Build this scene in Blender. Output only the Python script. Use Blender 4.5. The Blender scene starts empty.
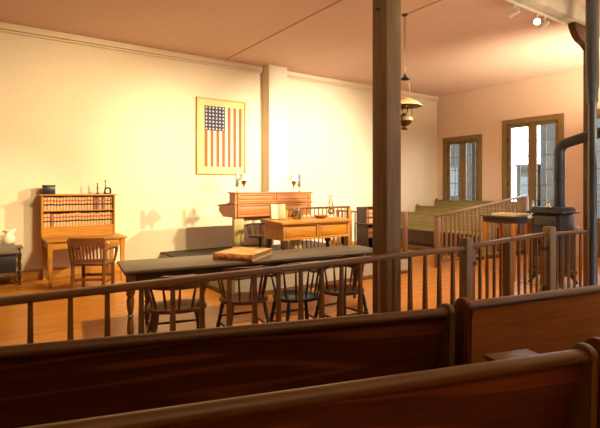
import bpy, bmesh, math, random
from math import sin, cos, pi, radians as R
from mathutils import Vector as V, Matrix as M
random.seed(7)
S = bpy.context.scene
C = S.collection

# ------------------------------------------------------------------ materials
_mats = {}
def nodes(name):
    m = bpy.data.materials.new(name); m.use_nodes = True
    nt = m.node_tree
    b = nt.nodes['Principled BSDF']
    return m, nt, b
def plain(name, col, rough=.5, metal=0, spec=.5, bump=0, bscale=60, var=0, emis=None, es=0, coat=0):
    if name in _mats: return _mats[name]
    m, nt, b = nodes(name)
    b.inputs['Base Color'].default_value = (*col, 1)
    b.inputs['Roughness'].default_value = rough
    b.inputs['Metallic'].default_value = metal
    b.inputs['Specular IOR Level'].default_value = spec
    b.inputs['Coat Weight'].default_value = coat
    if emis:
        b.inputs['Emission Color'].default_value = (*emis, 1)
        b.inputs['Emission Strength'].default_value = es
    tc = nt.nodes.new('ShaderNodeTexCoord')
    if var or bump:
        n = nt.nodes.new('ShaderNodeTexNoise'); n.inputs['Scale'].default_value = bscale; n.inputs['Detail'].default_value = 6
        nt.links.new(tc.outputs['Object'], n.inputs['Vector'])
    if var:
        r = nt.nodes.new('ShaderNodeValToRGB')
        r.color_ramp.elements[0].color = (*[c*(1-var) for c in col], 1); r.color_ramp.elements[0].position = .3
        r.color_ramp.elements[1].color = (*[min(1, c*(1+var)) for c in col], 1); r.color_ramp.elements[1].position = .7
        nt.links.new(n.outputs['Fac'], r.inputs['Fac']); nt.links.new(r.outputs['Color'], b.inputs['Base Color'])
    if bump:
        bp = nt.nodes.new('ShaderNodeBump'); bp.inputs['Strength'].default_value = bump; bp.inputs['Distance'].default_value = .01
        nt.links.new(n.outputs['Fac'], bp.inputs['Height']); nt.links.new(bp.outputs['Normal'], b.inputs['Normal'])
    _mats[name] = m
    return m
def wood(name, c1, c2, axis='X', scale=1, rough=.35, coat=.0, spec=.5, lines=0, lc=None):
    key = name+'_'+axis
    if key in _mats: return _mats[key]
    m, nt, b = nodes(key)
    L = nt.links
    tc = nt.nodes.new('ShaderNodeTexCoord'); mp = nt.nodes.new('ShaderNodeMapping')
    s = {'X': (1.2, 14, 14), 'Y': (14, 1.2, 14), 'Z': (14, 14, 1.2)}[axis]
    mp.inputs['Scale'].default_value = [q*scale for q in s]
    L.new(tc.outputs['Object'], mp.inputs['Vector'])
    n = nt.nodes.new('ShaderNodeTexNoise'); n.inputs['Scale'].default_value = 2.2; n.inputs['Detail'].default_value = 8; n.inputs['Distortion'].default_value = .8
    L.new(mp.outputs['Vector'], n.inputs['Vector'])
    r = nt.nodes.new('ShaderNodeValToRGB')
    r.color_ramp.elements[0].color = (*c1, 1); r.color_ramp.elements[0].position = .32
    r.color_ramp.elements[1].color = (*c2, 1); r.color_ramp.elements[1].position = .68
    L.new(n.outputs['Fac'], r.inputs['Fac'])
    out = r.outputs['Color']
    if lines:
        mp2 = nt.nodes.new('ShaderNodeMapping')
        s2 = {'X': (.22, 3.2, 3.2), 'Y': (3.2, .22, 3.2), 'Z': (3.2, 3.2, .22)}[axis]
        mp2.inputs['Scale'].default_value = s2
        L.new(tc.outputs['Object'], mp2.inputs['Vector'])
        n2 = nt.nodes.new('ShaderNodeTexNoise'); n2.inputs['Scale'].default_value = 1.3; n2.inputs['Detail'].default_value = 1.5
        L.new(mp2.outputs['Vector'], n2.inputs['Vector'])
        mm = nt.nodes.new('ShaderNodeMath'); mm.operation = 'MULTIPLY'; mm.inputs[1].default_value = 6
        fr = nt.nodes.new('ShaderNodeMath'); fr.operation = 'FRACT'
        L.new(n2.outputs['Fac'], mm.inputs[0]); L.new(mm.outputs[0], fr.inputs[0])
        r2 = nt.nodes.new('ShaderNodeValToRGB')
        e = r2.color_ramp.elements
        e[0].position = 0; e[0].color = (0, 0, 0, 1); e[1].position = .86; e[1].color = (lines, lines, lines, 1)
        q = e.new(.72); q.color = (0, 0, 0, 1)
        q = e.new(1.); q.color = (0, 0, 0, 1)
        L.new(fr.outputs[0], r2.inputs['Fac'])
        mx = nt.nodes.new('ShaderNodeMix'); mx.data_type = 'RGBA'
        L.new(r2.outputs['Color'], mx.inputs[0]); L.new(out, mx.inputs[6]); mx.inputs[7].default_value = (*(lc or c2), 1)
        out = mx.outputs[2]
    L.new(out, b.inputs['Base Color'])
    b.inputs['Roughness'].default_value = rough; b.inputs['Coat Weight'].default_value = coat
    b.inputs['Coat Roughness'].default_value = .15
    b.inputs['Specular IOR Level'].default_value = spec
    bp = nt.nodes.new('ShaderNodeBump'); bp.inputs['Strength'].default_value = .08; bp.inputs['Distance'].default_value = .004
    L.new(n.outputs['Fac'], bp.inputs['Height']); L.new(bp.outputs['Normal'], b.inputs['Normal'])
    _mats[key] = m
    return m
def glass(name, col=(1, 1, 1), rough=.0, thin=True, tint=.9):
    if name in _mats: return _mats[name]
    m, nt, b = nodes(name)
    nt.nodes.remove(b)
    out = nt.nodes['Material Output']
    t = nt.nodes.new('ShaderNodeBsdfTransparent'); t.inputs['Color'].default_value = (*[c*tint for c in col], 1)
    g = nt.nodes.new('ShaderNodeBsdfGlossy'); g.inputs['Roughness'].default_value = rough+.02
    f = nt.nodes.new('ShaderNodeFresnel'); f.inputs['IOR'].default_value = 1.45
    mx = nt.nodes.new('ShaderNodeMixShader')
    nt.links.new(f.outputs[0], mx.inputs[0]); nt.links.new(t.outputs[0], mx.inputs[1]); nt.links.new(g.outputs[0], mx.inputs[2])
    nt.links.new(mx.outputs[0], out.inputs['Surface'])
    _mats[name] = m
    return m

def W(name, ax='X'):
    p = {
     'oak':    dict(c1=(.38,.15,.016), c2=(.56,.25,.034), rough=.4, spec=.35),          # golden desk
     'cherry': dict(c1=(.36,.125,.034), c2=(.50,.19,.055), rough=.4),         # judge's bench
     'rail':   dict(c1=(.105,.049,.013), c2=(.185,.088,.025), rough=.4, spec=.4),
     'post':   dict(c1=(.145,.098,.046), c2=(.21,.148,.074), rough=.6, scale=.7),
     'pew':    dict(c1=(.045,.011,.003), c2=(.082,.021,.006), rough=.42, spec=.3, lines=.8, lc=(.19,.06,.018), scale=.8),
     'pewcap': dict(c1=(.062,.031,.007), c2=(.105,.054,.014), rough=.36, spec=.35),
     'pew_lit':  dict(c1=(.23,.078,.014), c2=(.34,.125,.026), rough=.4, lines=.3, lc=(.24,.09,.025), scale=.8),  # pew wood brightened, window light put into the colour
     'dark':   dict(c1=(.035,.014,.007), c2=(.075,.03,.013), rough=.35),
     'walnut': dict(c1=(.042,.017,.006), c2=(.08,.031,.010), rough=.35),
     'chair':  dict(c1=(.045,.017,.005), c2=(.085,.033,.010), rough=.36),
     'officechair': dict(c1=(.13,.045,.013), c2=(.21,.08,.023), rough=.36),
     'juryrail': dict(c1=(.20,.095,.04), c2=(.30,.155,.07), rough=.4),
     'green':  dict(c1=(.20,.16,.045), c2=(.30,.24,.08), rough=.5),
     'frame':  dict(c1=(.17,.105,.030), c2=(.25,.16,.05), rough=.5),
     'tabtop': dict(c1=(.058,.041,.026), c2=(.105,.076,.050), rough=.45),
    }[name]
    return wood(name+'_wood', axis=ax, **p)

# ------------------------------------------------------------------ mesh builder
class MB:
    def __init__(s, xf=None): s.bm = bmesh.new(); s.xf = xf
    def _add(s, verts, faces, bev=0):
        if s.xf: verts = [s.xf @ V(v) for v in verts]
        vs = [s.bm.verts.new(v) for v in verts]
        fs = []
        for f in faces:
            try: fs.append(s.bm.faces.new([vs[i] for i in f]))
            except ValueError: pass
        if bev:
            es = {e for f in fs for e in f.edges}
            bmesh.ops.bevel(s.bm, geom=list(es), offset=bev, segments=2, affect='EDGES', profile=.5)
        return s
    def box(s, x0, x1, y0, y1, z0, z1, bev=0, m=None):
        v = [V((x, y, z)) for z in (z0, z1) for y in (y0, y1) for x in (x0, x1)]
        if m: v = [m @ q for q in v]
        return s._add(v, [(0,2,3,1),(4,5,7,6),(0,1,5,4),(2,6,7,3),(0,4,6,2),(1,3,7,5)], bev)
    def cbox(s, c, d, bev=0, m=None):
        return s.box(c[0]-d[0]/2, c[0]+d[0]/2, c[1]-d[1]/2, c[1]+d[1]/2, c[2]-d[2]/2, c[2]+d[2]/2, bev, m)
    def bar(s, a, b, w, h=None, up=V((0,0,1)), bev=0):
        a, b = V(a), V(b); d = (b-a); L = d.length; d.normalize()
        side = d.cross(up)
        if side.length < 1e-4: side = d.cross(V((0,1,0)))
        side.normalize(); u = side.cross(d)
        h = h or w
        m = M((( d.x, side.x, u.x, a.x),(d.y, side.y, u.y, a.y),(d.z, side.z, u.z, a.z),(0,0,0,1)))
        return s.box(0, L, -w/2, w/2, -h/2, h/2, bev, m)
    def taper(s, x, y, z0, z1, w0, w1, top=None):
        tx, ty = top or (x, y)
        v = [(x-w0/2,y-w0/2,z0),(x+w0/2,y-w0/2,z0),(x+w0/2,y+w0/2,z0),(x-w0/2,y+w0/2,z0),
             (tx-w1/2,ty-w1/2,z1),(tx+w1/2,ty-w1/2,z1),(tx+w1/2,ty+w1/2,z1),(tx-w1/2,ty+w1/2,z1)]
        return s._add(v, [(3,2,1,0),(4,5,6,7),(0,1,5,4),(1,2,6,5),(2,3,7,6),(3,0,4,7)])
    def rings(s, rings, cap=True, closed=False):
        n = len(rings[0]); vs = [p for r in rings for p in r]; fs = []
        K = len(rings)
        for k in range(K if closed else K-1):
            a, b = k*n, ((k+1) % K)*n
            for i in range(n):
                j = (i+1) % n
                fs.append((a+i, a+j, b+j, b+i))
        if cap and not closed:
            fs.append(tuple(reversed(range(n)))); fs.append(tuple(range((K-1)*n, K*n)))
        return s._add(vs, fs)
    def lathe(s, prof, o=(0,0,0), axis=(0,0,1), seg=16, cap=True):
        ax = V(axis).normalized(); q = V((0,0,1)).rotation_difference(ax); o = V(o)
        rs = []
        for r, z in prof:
            rs.append([o + q @ V((max(r,1e-4)*cos(2*pi*i/seg), max(r,1e-4)*sin(2*pi*i/seg), z)) for i in range(seg)])
        return s.rings(rs, cap)
    def turned(s, a, b, prof, seg=12):      # prof: (fraction along, radius)
        a, b = V(a), V(b); L = (b-a).length
        return s.lathe([(r, t*L) for t, r in prof], a, b-a, seg)
    def tube(s, pts, r, seg=8, closed=False):
        pts = [V(p) for p in pts]; N = len(pts); rs = []
        rr = r if isinstance(r, (list, tuple)) else [r]*N
        prev = None
        for i, p in enumerate(pts):
            if closed: t = pts[(i+1) % N]-pts[i-1]
            else: t = pts[min(i+1, N-1)]-pts[max(i-1, 0)]
            t.normalize()
            if prev is None:
                u = t.cross(V((0,0,1)))
                if u.length < 1e-3: u = t.cross(V((0,1,0)))
            else: u = prev - t*prev.dot(t)
            u.normalize(); prev = u; w = t.cross(u)
            rs.append([p + (u*cos(2*pi*k/seg)+w*sin(2*pi*k/seg))*rr[i] for k in range(seg)])
        return s.rings(rs, True, closed)
    def sweep(s, pts, w, h, seg=None):       # flat board bent along a path, w horizontal thickness, h vertical
        pts = [V(p) for p in pts]; N = len(pts); rs = []
        for i, p in enumerate(pts):
            t = pts[min(i+1,N-1)]-pts[max(i-1,0)]; t.z = 0; t.normalize()
            u = V((-t.y, t.x, 0))
            ww = w[i] if isinstance(w, list) else w
            hh = h[i] if isinstance(h, list) else h
            rs.append([p-u*ww/2-V((0,0,hh/2)), p+u*ww/2-V((0,0,hh/2)), p+u*ww/2+V((0,0,hh/2)), p-u*ww/2+V((0,0,hh/2))])
        return s.rings(rs)
    def prism(s, poly, lo, hi, plane='YZ', bev=0):
        def P(a, b, c):
            return {'YZ': (c, a, b), 'XZ': (a, c, b), 'XY': (a, b, c)}[plane]
        n = len(poly)
        v = [P(a, b, lo) for a, b in poly]+[P(a, b, hi) for a, b in poly]
        f = [tuple(reversed(range(n))), tuple(range(n, 2*n))]+[(i, (i+1) % n, n+(i+1) % n, n+i) for i in range(n)]
        return s._add(v, f, bev)
    def build(s, name, mat, parent=None, smooth=True):
        bmesh.ops.recalc_face_normals(s.bm, faces=s.bm.faces)
        me = bpy.data.meshes.new(name); s.bm.to_mesh(me); s.bm.free()
        for mm in (mat if isinstance(mat, list) else [mat]): me.materials.append(mm)
        if smooth:
            for p in me.polygons: p.use_smooth = True
            me.set_sharp_from_angle(angle=R(38))
        o = bpy.data.objects.new(name, me); C.objects.link(o)
        if parent: o.parent = parent
        return o
def thing(name, label, cat, loc=(0,0,0), rz=0, group=None):
    o = bpy.data.objects.new(name, None); C.objects.link(o)
    o.empty_display_size = .1
    o.location = loc; o.rotation_euler = (0, 0, rz)
    o['label'] = label; o['category'] = cat
    if group: o['group'] = group
    return o
def tag(o, label, cat, group=None):
    o['label'] = label; o['category'] = cat
    if group: o['group'] = group
    return o
def struct(o): o['kind'] = 'structure'; return o
def kids(o): return [c for c in bpy.data.objects if c.parent == o]
def dup(o, loc=None, rz=None, label=None, parent=None):
    c = o.copy(); C.objects.link(c)
    if parent: c.parent = parent
    if loc is not None: c.location = loc
    if rz is not None: c.rotation_euler = (0, 0, rz)
    if label: c['label'] = label
    for k in kids(o): dup(k, parent=c)
    return c
ORD = ['first','second','third','fourth','fifth','sixth','seventh','eighth','ninth','tenth','eleventh','twelfth','thirteenth','fourteenth',
       'fifteenth','sixteenth','seventeenth','eighteenth','nineteenth','twentieth','twenty-first','twenty-second','twenty-third','twenty-fourth']

# ------------------------------------------------------------------ setting
YB, XF, ZC = 9.18, 11.47, 4.34       # back wall, far wall, ceiling
XW, YS = -2.6, -2.4                  # walls out of frame
DX, DY, DZ = 3.0, 5.92, .30          # dais left edge, front edge, height
mwall = plain('cream_wall_paint', (.80,.68,.48), .75, bump=.05, bscale=25, var=.03)
mfar = plain('pink_cream_wall_paint', (.76,.57,.42), .75, bump=.05, bscale=25, var=.03)
mceil = plain('ceiling_paint', (.66,.46,.36), .8, bump=.04, bscale=10, var=.03)
mtrim = plain('cornice_paint', (.82,.66,.45), .6)

# floor planks
m, nt, b = nodes('plank_floor'); L = nt.links
tc = nt.nodes.new('ShaderNodeTexCoord')
br = nt.nodes.new('ShaderNodeTexBrick')
br.inputs['Color1'].default_value = (.44,.16,.016,1); br.inputs['Color2'].default_value = (.58,.235,.028,1)
br.inputs['Mortar'].default_value = (.14,.045,.012,1)
br.inputs['Scale'].default_value = 1; br.inputs['Mortar Size'].default_value = .003
br.inputs['Brick Width'].default_value = 2.6; br.inputs['Row Height'].default_value = .10
br.offset = .37
L.new(tc.outputs['Object'], br.inputs['Vector'])
mp = nt.nodes.new('ShaderNodeMapping'); mp.inputs['Scale'].default_value = (1.5, 22, 1); L.new(tc.outputs['Object'], mp.inputs['Vector'])
ns = nt.nodes.new('ShaderNodeTexNoise'); ns.inputs['Scale'].default_value = 2; ns.inputs['Detail'].default_value = 7; L.new(mp.outputs['Vector'], ns.inputs['Vector'])
mx = nt.nodes.new('ShaderNodeMix'); mx.data_type = 'RGBA'; mx.blend_type = 'MULTIPLY'; mx.inputs[0].default_value = .55
rp = nt.nodes.new('ShaderNodeValToRGB'); rp.color_ramp.elements[0].color = (.6,.55,.5,1); rp.color_ramp.elements[1].color = (1.15,1.1,1.05,1)
rp.color_ramp.elements[0].position = .3; rp.color_ramp.elements[1].position = .65
L.new(ns.outputs['Fac'], rp.inputs['Fac']); L.new(br.outputs['Color'], mx.inputs[6]); L.new(rp.outputs['Color'], mx.inputs[7])
L.new(mx.outputs[2], b.inputs['Base Color']); b.inputs['Roughness'].default_value = .34; b.inputs['Specular IOR Level'].default_value = .35
mfloor = m
struct(MB().box(XW, XF+.3, YS, YB+.3, -.2, 0).build('floor', mfloor))
struct(MB().box(XW, XF+.3, YS, YB+.3, ZC, ZC+.2).build('ceiling', mceil))
w = MB().box(XW-.3, XF+.3, YB, YB+.3, 0, ZC); w.box(5.324, 5.80, 8.865, YB, 0, ZC)
struct(w.build('wall_back', mwall, smooth=False))
mdim = plain('bounce_cut_rear_wall', (.22,.13,.07), .8)  # unseen walls, toned dark to cut bounce onto the pews
struct(MB().box(XW-.3, XW, YS, YB+.3, 0, ZC).build('wall_left', mdim, smooth=False))
w = MB(); x = XW-.3
for (a, c) in ((5.0, 6.7), (7.5, 9.2)):
    w.box(x, a, YS-.3, YS, 0, ZC).box(a, c, YS-.3, YS, 0, .7).box(a, c, YS-.3, YS, 3.4, ZC); x = c
w.box(x, XF+.3, YS-.3, YS, 0, ZC)
struct(w.build('wall_front', mdim, smooth=False))
# far wall with its openings
openings = [(7.65, 8.95, .85, 3.07), (5.46, 7.04, 0, 3.36), (3.1, 5.0, 0, 3.36), (-1.7, -.1, .7, 3.3)]
w = MB()
ys = sorted(openings)
y = YS
for (a, c, z0, z1) in ys:
    w.box(XF, XF+.3, y, a, 0, ZC)
    if z0 > 0: w.box(XF, XF+.3, a, c, 0, z0)
    w.box(XF, XF+.3, a, c, z1, ZC)
    y = c
w.box(XF, XF+.3, y, YB, 0, ZC)
struct(w.build('wall_far', mfar, smooth=False))
# cornices and baseboards
def cornice(name, pts):
    mb = MB()
    for a, c in zip(pts[:-1], pts[1:]):
        mb.bar((*a, ZC-.055), (*c, ZC-.055), .07, .11, bev=.012)
        mb.bar((*a, ZC-.135), (*c, ZC-.135), .04, .035, bev=.008)
    return struct(mb.build(name, mtrim))
cornice('trim_1', [(XW, YB-.035), (5.324, YB-.035)])
cornice('trim_2', [(5.80, YB-.035), (XF, YB-.035)])
# seams on the ceiling
mseam = plain('ceiling_batten_paint', (.60,.36,.26), .8)
struct(MB().box(4.36, 4.60, YS, YB-.07, ZC-.014, ZC).build('trim_3', mceil))
struct(MB().box(4.345, 4.36, YS, YB-.07, ZC-.010, ZC).build('trim_4', mseam))
struct(MB().box(5.55, 5.58, YS, 5.02, ZC-.012, ZC).build('trim_5', mseam))
mbase = W('oak', 'X')
struct(MB().box(XW, DX, YB-.025, YB, 0, .17, .006).build('baseboard_back', mbase))
struct(MB().box(5.80, XF-.02, YB-.025, YB, 0, .17, .006).build('baseboard_right', mbase))
struct(MB().box(XF-.025, XF, YS, 3.09, 0, .17, .006).build('baseboard_far', W('oak', 'Y')))
# dais
mris = plain('dais_riser_paint', (.42,.36,.28), .6, var=.05, bscale=8)
struct(MB().box(DX, 6.6, DY, YB-.001, .004, DZ-.03).box(DX-.02, 6.62, DY-.02, YB-.001, DZ-.03, DZ, .008).build('floor_dais', plain('dark_dais_carpet', (.06,.045,.035), .85, bump=.3, bscale=300, var=.15)))
for o in [MB().box(DX, 6.6, DY-.018, DY-.001, .0, DZ-.032).build('trim_6', mris), MB().box(DX-.018, DX-.001, DY-.018, YB-.03, 0, DZ-.032).build('trim_7', mris)]: struct(o)
struct(MB().box(DX-.034, 6.6, DY-.035, DY-.019, 0, .07, .004).build('baseboard_dais', W('rail', 'X')))
struct(MB().box(DX-.035, DX-.019, DY-.02, YB-.03, 0, .07, .004).build('baseboard_dais_side', W('rail', 'Y')))

# windows and doors in the far wall
mfr = W('frame', 'Z'); mfry = W('frame', 'Y')
mpane = glass('clear_window_glass', (.92,.95,.95), tint=.9)
mblk = plain('black_iron', (.012,.012,.014), .4, .6)
def casement(name, y0, y1, z0, z1, cols, rows, door=False, solid=0.0, front=False):
    root = bpy.data.objects.new(name, None); C.objects.link(root); root.location = (XF, (y0+y1)/2, z0); root['kind'] = 'structure'
    if front: root.location = ((y0+y1)/2, YS, z0); root.rotation_euler = (0, 0, -pi/2)
    hw, H = (y1-y0)/2, z1-z0
    t = .13
    f = MB()
    f.box(-.03, .12, -hw, -hw+t, 0, H, .006); f.box(-.03, .12, hw-t, hw, 0, H, .006)
    f.box(-.03, .12, -hw+t, hw-t, H-t, H, .006)
    f.build('window_frame' if not door else 'door_frame', mfr, root)
    if not door:
        MB().box(-.09, .12, -hw-.04, hw+.04, -.06, .001, .008).build('window_sill', mfry, root)
    iw = hw-t
    for s in (-1, 1):
        a, c = (-iw, -.004) if s < 0 else (.004, iw)
        st = .085
        zb = .0 if door else .004
        br_ = solid if door else st
        lf = MB()
        lf.box(.03, .075, a, a+st+.02*(s > 0), zb, H-t); lf.box(.03, .075, c-st-.02*(s < 0), c, zb, H-t)
        lf.box(.03, .075, a+st, c-st, zb, zb+br_); lf.box(.03, .075, a+st, c-st, H-t-st, H-t)
        leaf = lf.build('door_leaf' if door else 'sash', mfr, root)
        ga, gc, gz0, gz1 = a+st, c-st, zb+br_, H-t-st
        MB().box(.05, .055, ga-.01, gc+.01, gz0-.01, gz1+.01).build('pane', mpane, leaf)
        mu = MB()
        for k in range(1, cols):
            yy = ga+(gc-ga)*k/cols; mu.box(.036, .07, yy-.008, yy+.008, gz0, gz1)
        for k in range(1, rows):
            zz = gz0+(gz1-gz0)*k/rows; mu.box(.036, .07, ga, gc, zz-.009, zz+.009)
        mu.build('muntins', mfr, leaf)
        hg = MB()
        e = a if s < 0 else c
        for zz in (.16, .5, .84): hg.box(.018, .031, e-.022, e+.022, H*zz-.05, H*zz+.05, .003)
        hg.build('hinges', mblk, leaf)
        if s > 0 or not door:
            q = a+.03 if s > 0 else c-.03
            MB().lathe([(.0,0),(.014,.003),(.014,.02),(.024,.03),(.022,.05),(.0,.056)], (.03, q, 1.05 if door else H*.45), (-1,0,0), 12).build('handle', plain('old_brass', (.35,.22,.07), .35, .9), leaf)
    return root
casement('window_1', 7.65, 8.95, .85, 3.07, 2, 5)
casement('door_1', 5.46, 7.04, 0, 3.36, 2, 6, True, .9)
casement('door_2', 3.1, 5.0, 0, 3.36, 2, 6, True, .9)
casement('window_2', -1.7, -.1, .7, 3.3, 2, 5)
casement('window_3', 5.0, 6.7, .7, 3.4, 2, 5, front=True)
casement('window_4', 7.5, 9.2, .7, 3.4, 2, 5, front=True)

# ------------------------------------------------------------------ outside the windows
struct(MB().box(XF+.3, 40, -20, 40, -.4, -.2).box(XW-5, XF+.3, -20, YS-.3, -.4, -.2).build('floor_outside', plain('street_ground', (.22,.21,.2), .9, var=.1, bscale=3)))
msid = plain('grey_siding', (.013,.013,.0115), .8, var=.15, bscale=5)
def outside(name, label, y0, y1, h, roof, dep=3):
    t = thing(name, label, 'building', (22, (y0+y1)/2, -.2), 0)
    w_ = (y1-y0)/2
    MB().box(0, dep, -w_, w_, 0, h+.2).build('wall', msid, t)
    if roof: MB().prism([(-w_-.12, h+.2), (w_+.12, h+.2), (0, h+.2+w_*.7)], -.2, dep+.2, 'YZ').build('roof', plain('slate_roof', (.03,.033,.036), .7), t)
    else: MB().box(-.05, dep+.05, -w_-.03, w_+.03, h+.2, h+.32).build('coping', plain('slate_roof', (.07,.075,.08), .7), t)
    n = max(1, int(w_))
    for k in range(n):
        yy = -w_+2*w_*(k+.5)/n
        MB().box(-.03, .01, yy-.35, yy+.35, 1.3, min(h-.3, 2.9)).build('window', plain('dark_window', (.03,.04,.05), .15), t)
outside('neighbour_house', 'tall grey building seen through the right leaf of the glazed door', 9.6, 11.55, 6.3, True)
outside('low_shed', 'low grey shed seen through the bottom of the left door leaf', 11.75, 12.75, 2.6, False)
outside('grey_annexe', 'narrow grey building seen through the right sash of the casement window', 13.6, 15.1, 6.0, False, .9)
outside('grey_warehouse', 'broad grey building seen through the left sash of the casement window', 15.35, 20.0, 6.3, False)

# ------------------------------------------------------------------ posts and beam
beam = MB().box(XW, XF, 3.29, 3.50, 4.10, ZC-.001, .012).build('trim_8', plain('greyed_beam_timber', (.50,.45,.36), .7, var=.12, bscale=6))
struct(beam)
def square_post(name, label, x0, y0, wd, mat, top):
    t = thing(name, label, 'post', (x0+wd/2, y0+wd/2, 0))
    h = wd/2
    MB().box(-h, h, -h, h, 0, top, .012).build('shaft', mat, t)
    return t
p1 = square_post('wooden_post', 'tall square brown wooden post standing behind the railing in mid frame', 3.34, 3.29, .21, W('post', 'Z'), 4.099)
MB().box(-.125, .125, -.125, .125, 0, .12, .01).build('plinth', W('post', 'Z'), p1)
MB().bar((-.107, .05, 3.42), (-.107, -.02, 3.40), .012, .016).build('wall_hook', mblk, p1)
p2 = square_post('wooden_post', 'brown wooden post with curved bracket under the beam beside the stove pipe', 7.91, 3.34, .135, W('post', 'Z'), 4.099)
cb = []
for k in range(13):                                     # S-curved corbel in the XZ plane, left of the post
    u = k/12; cb.append((-.055-.53*u, 3.74+.30*(u**1.5)+.035*sin(u*2*pi)))
MB().prism([(-.055, 4.098)]+[(-.585, 4.098)]+[(a, z) for a, z in reversed(cb)], -.052, .052, 'XZ', .006).build('bracket', W('walnut', 'X'), p2)
p3 = thing('round_column', 'slim dark slate grey column with a thicker head at the right end of the railing', 'column', (7.185, 3.03, 0))
MB().lathe([(.11,0),(.11,.10),(.085,.13),(.07,.18),(.062,.2),(.055,2.78),(.075,2.82),(.07,2.88),(.075,2.98),(.085,3.05),(.085,ZC-.001)], seg=32).build('shaft', plain('slate_paint', (.045,.06,.066), .32, spec=.6), p3)

# ------------------------------------------------------------------ track lights on the beam
tr = thing('light_track', 'thin pale light track fixed along the lower edge of the beam', 'light track', (5.2, 3.47, 4.10))
MB().box(-2.2, 2.1, -.018, .018, -.03, 0, .004).build('rail', plain('white_metal', (.75,.70,.6), .4, .2), tr)
LIGHTS = []
def track_head(x, aim, label, lit=True):
    o = V((x, 3.47, 4.069)); c = V((x, 3.47, 3.955)); d = (V(aim)-c).normalized()
    t = thing('track_spotlight', label, 'spotlight', o, 0, 'spotlights on the light track')
    k = c-o
    MB().lathe([(.016,0),(.016,-.05),(.008,-.055),(.008,-.115)], seg=10).build('stem', plain('white_metal', (.75,.70,.6), .4, .2), t)
    MB().lathe([(.02,-.07),(.032,-.06),(.036,-.02),(.045,.05),(.048,.075),(.042,.075),(.036,.03),(.0,.028)], k, d, 18, False).build('lamp_head', plain('white_metal', (.75,.70,.6), .4, .2), t)
    MB().lathe([(0,.029),(.034,.031),(.036,.045),(.0,.058)], k, d, 18).build('bulb', plain('lit_bulb', (1,.9,.75), .4, emis=(1,.82,.55), es=60) if lit else plain('frosted_bulb', (.8,.78,.7), .3), t)
    return c+d*.09
track_head(5.93, (4.3, 9.1, 2.4), 'white track spotlight nearer the middle of the beam, aimed at the flag')
track_head(6.52, (3.0, 1.6, 2.5), 'glowing track spotlight in the middle of the visible track')
track_head(6.72, (6.6, 9.1, 1.5), 'white track spotlight closest to the curved wooden bracket')

# ------------------------------------------------------------------ framed flag
fx0, fx1, fz0, fz1 = 3.73, 4.89, 1.87, 3.495
fw, fh = fx1-fx0, fz1-fz0
fl = thing('framed_flag', 'framed stars and stripes flag hanging upright on the cream wall', 'flag', ((fx0+fx1)/2, YB-.001, fz0))
fr = MB(); t = .035
fr.box(-fw/2, fw/2, -.05, 0, 0, t, .005); fr.box(-fw/2, fw/2, -.05, 0, fh-t, fh, .005)
fr.box(-fw/2, -fw/2+t, -.05, 0, t, fh-t, .005); fr.box(fw/2-t, fw/2, -.05, 0, t, fh-t, .005)
fr.build('frame', plain('pale_gilt_frame', (.62,.44,.16), .5), fl)
MB().box(-fw/2+t, fw/2-t, -.022, -.004, t, fh-t).build('backing', plain('buff_mount', (.80,.62,.27), .8), fl)
a0, a1 = -fw/2+fw*.155, -fw/2+fw*.905
b0, b1 = fh*.10, fh*.895
flag = MB().box(a0, a1, -.028, -.0225, b0, b1).build('flag_cloth', plain('faded_white_cotton', (.82,.72,.48), .85, bump=.1, bscale=400), fl)
sw = (a1-a0)/13
ca = a0+7*sw; cz = b1-(b1-b0)*.405
st = MB()
for k in range(0, 13, 2):
    st.box(a0+k*sw, a0+(k+1)*sw, -.031, -.0281, b0, b1 if k >= 7 else cz)
st.build('red_stripes', plain('faded_red_cotton', (.55,.12,.05), .85), flag)
MB().box(a0, ca, -.032, -.0281, cz, b1).build('canton', plain('faded_navy_cotton', (.05,.055,.14), .85), flag)
star0 = None
for i in range(6):
    for j in range(7):
        cx, cc = a0+(ca-a0)*(i+.5)/6, cz+(b1-cz)*(j+.5)/7
        if star0 is None:
            pts = [((.026 if q % 2 == 0 else .012)*sin(q*pi/5), (.026 if q % 2 == 0 else .012)*cos(q*pi/5)) for q in range(10)]
            st_ = star0 = MB().prism(pts, -.0345, -.0318, 'XZ').build('star', plain('faded_white_cotton', (.82,.72,.48), .85), flag)
        else:
            st_ = star0.copy(); C.objects.link(st_)
        st_.location = (cx, 0, cc)
for xx in (a0+.02, ca-.01, a1-.02): MB().lathe([(0,0),(.012,.0),(.012,.008),(0,.012)], (xx, -.028, b1-.005), (0,-1,0), 8).build('tack', mblk, flag)

# ------------------------------------------------------------------ turned leg helper
TL = [(0,.018),(.03,.026),(.07,.020),(.10,.030),(.20,.036),(.33,.030),(.36,.022),(.39,.036),(.42,.022),(.50,.034),(.62,.040),(.68,.030),(.70,.042),(.73,.042)]
def turned_leg(x, y, z0, z1, wd, name, mat, par):
    H = z1-z0; k = wd/.085
    mb = MB().turned((x,y,z0), (x,y,z1), [(t, r*k) for t, r in TL]+[(.74,.03*k)], 14)
    mb.box(x-wd/2, x+wd/2, y-wd/2, y+wd/2, z0+H*.735, z1, .004)
    return mb.build(name, mat, par)

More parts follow.
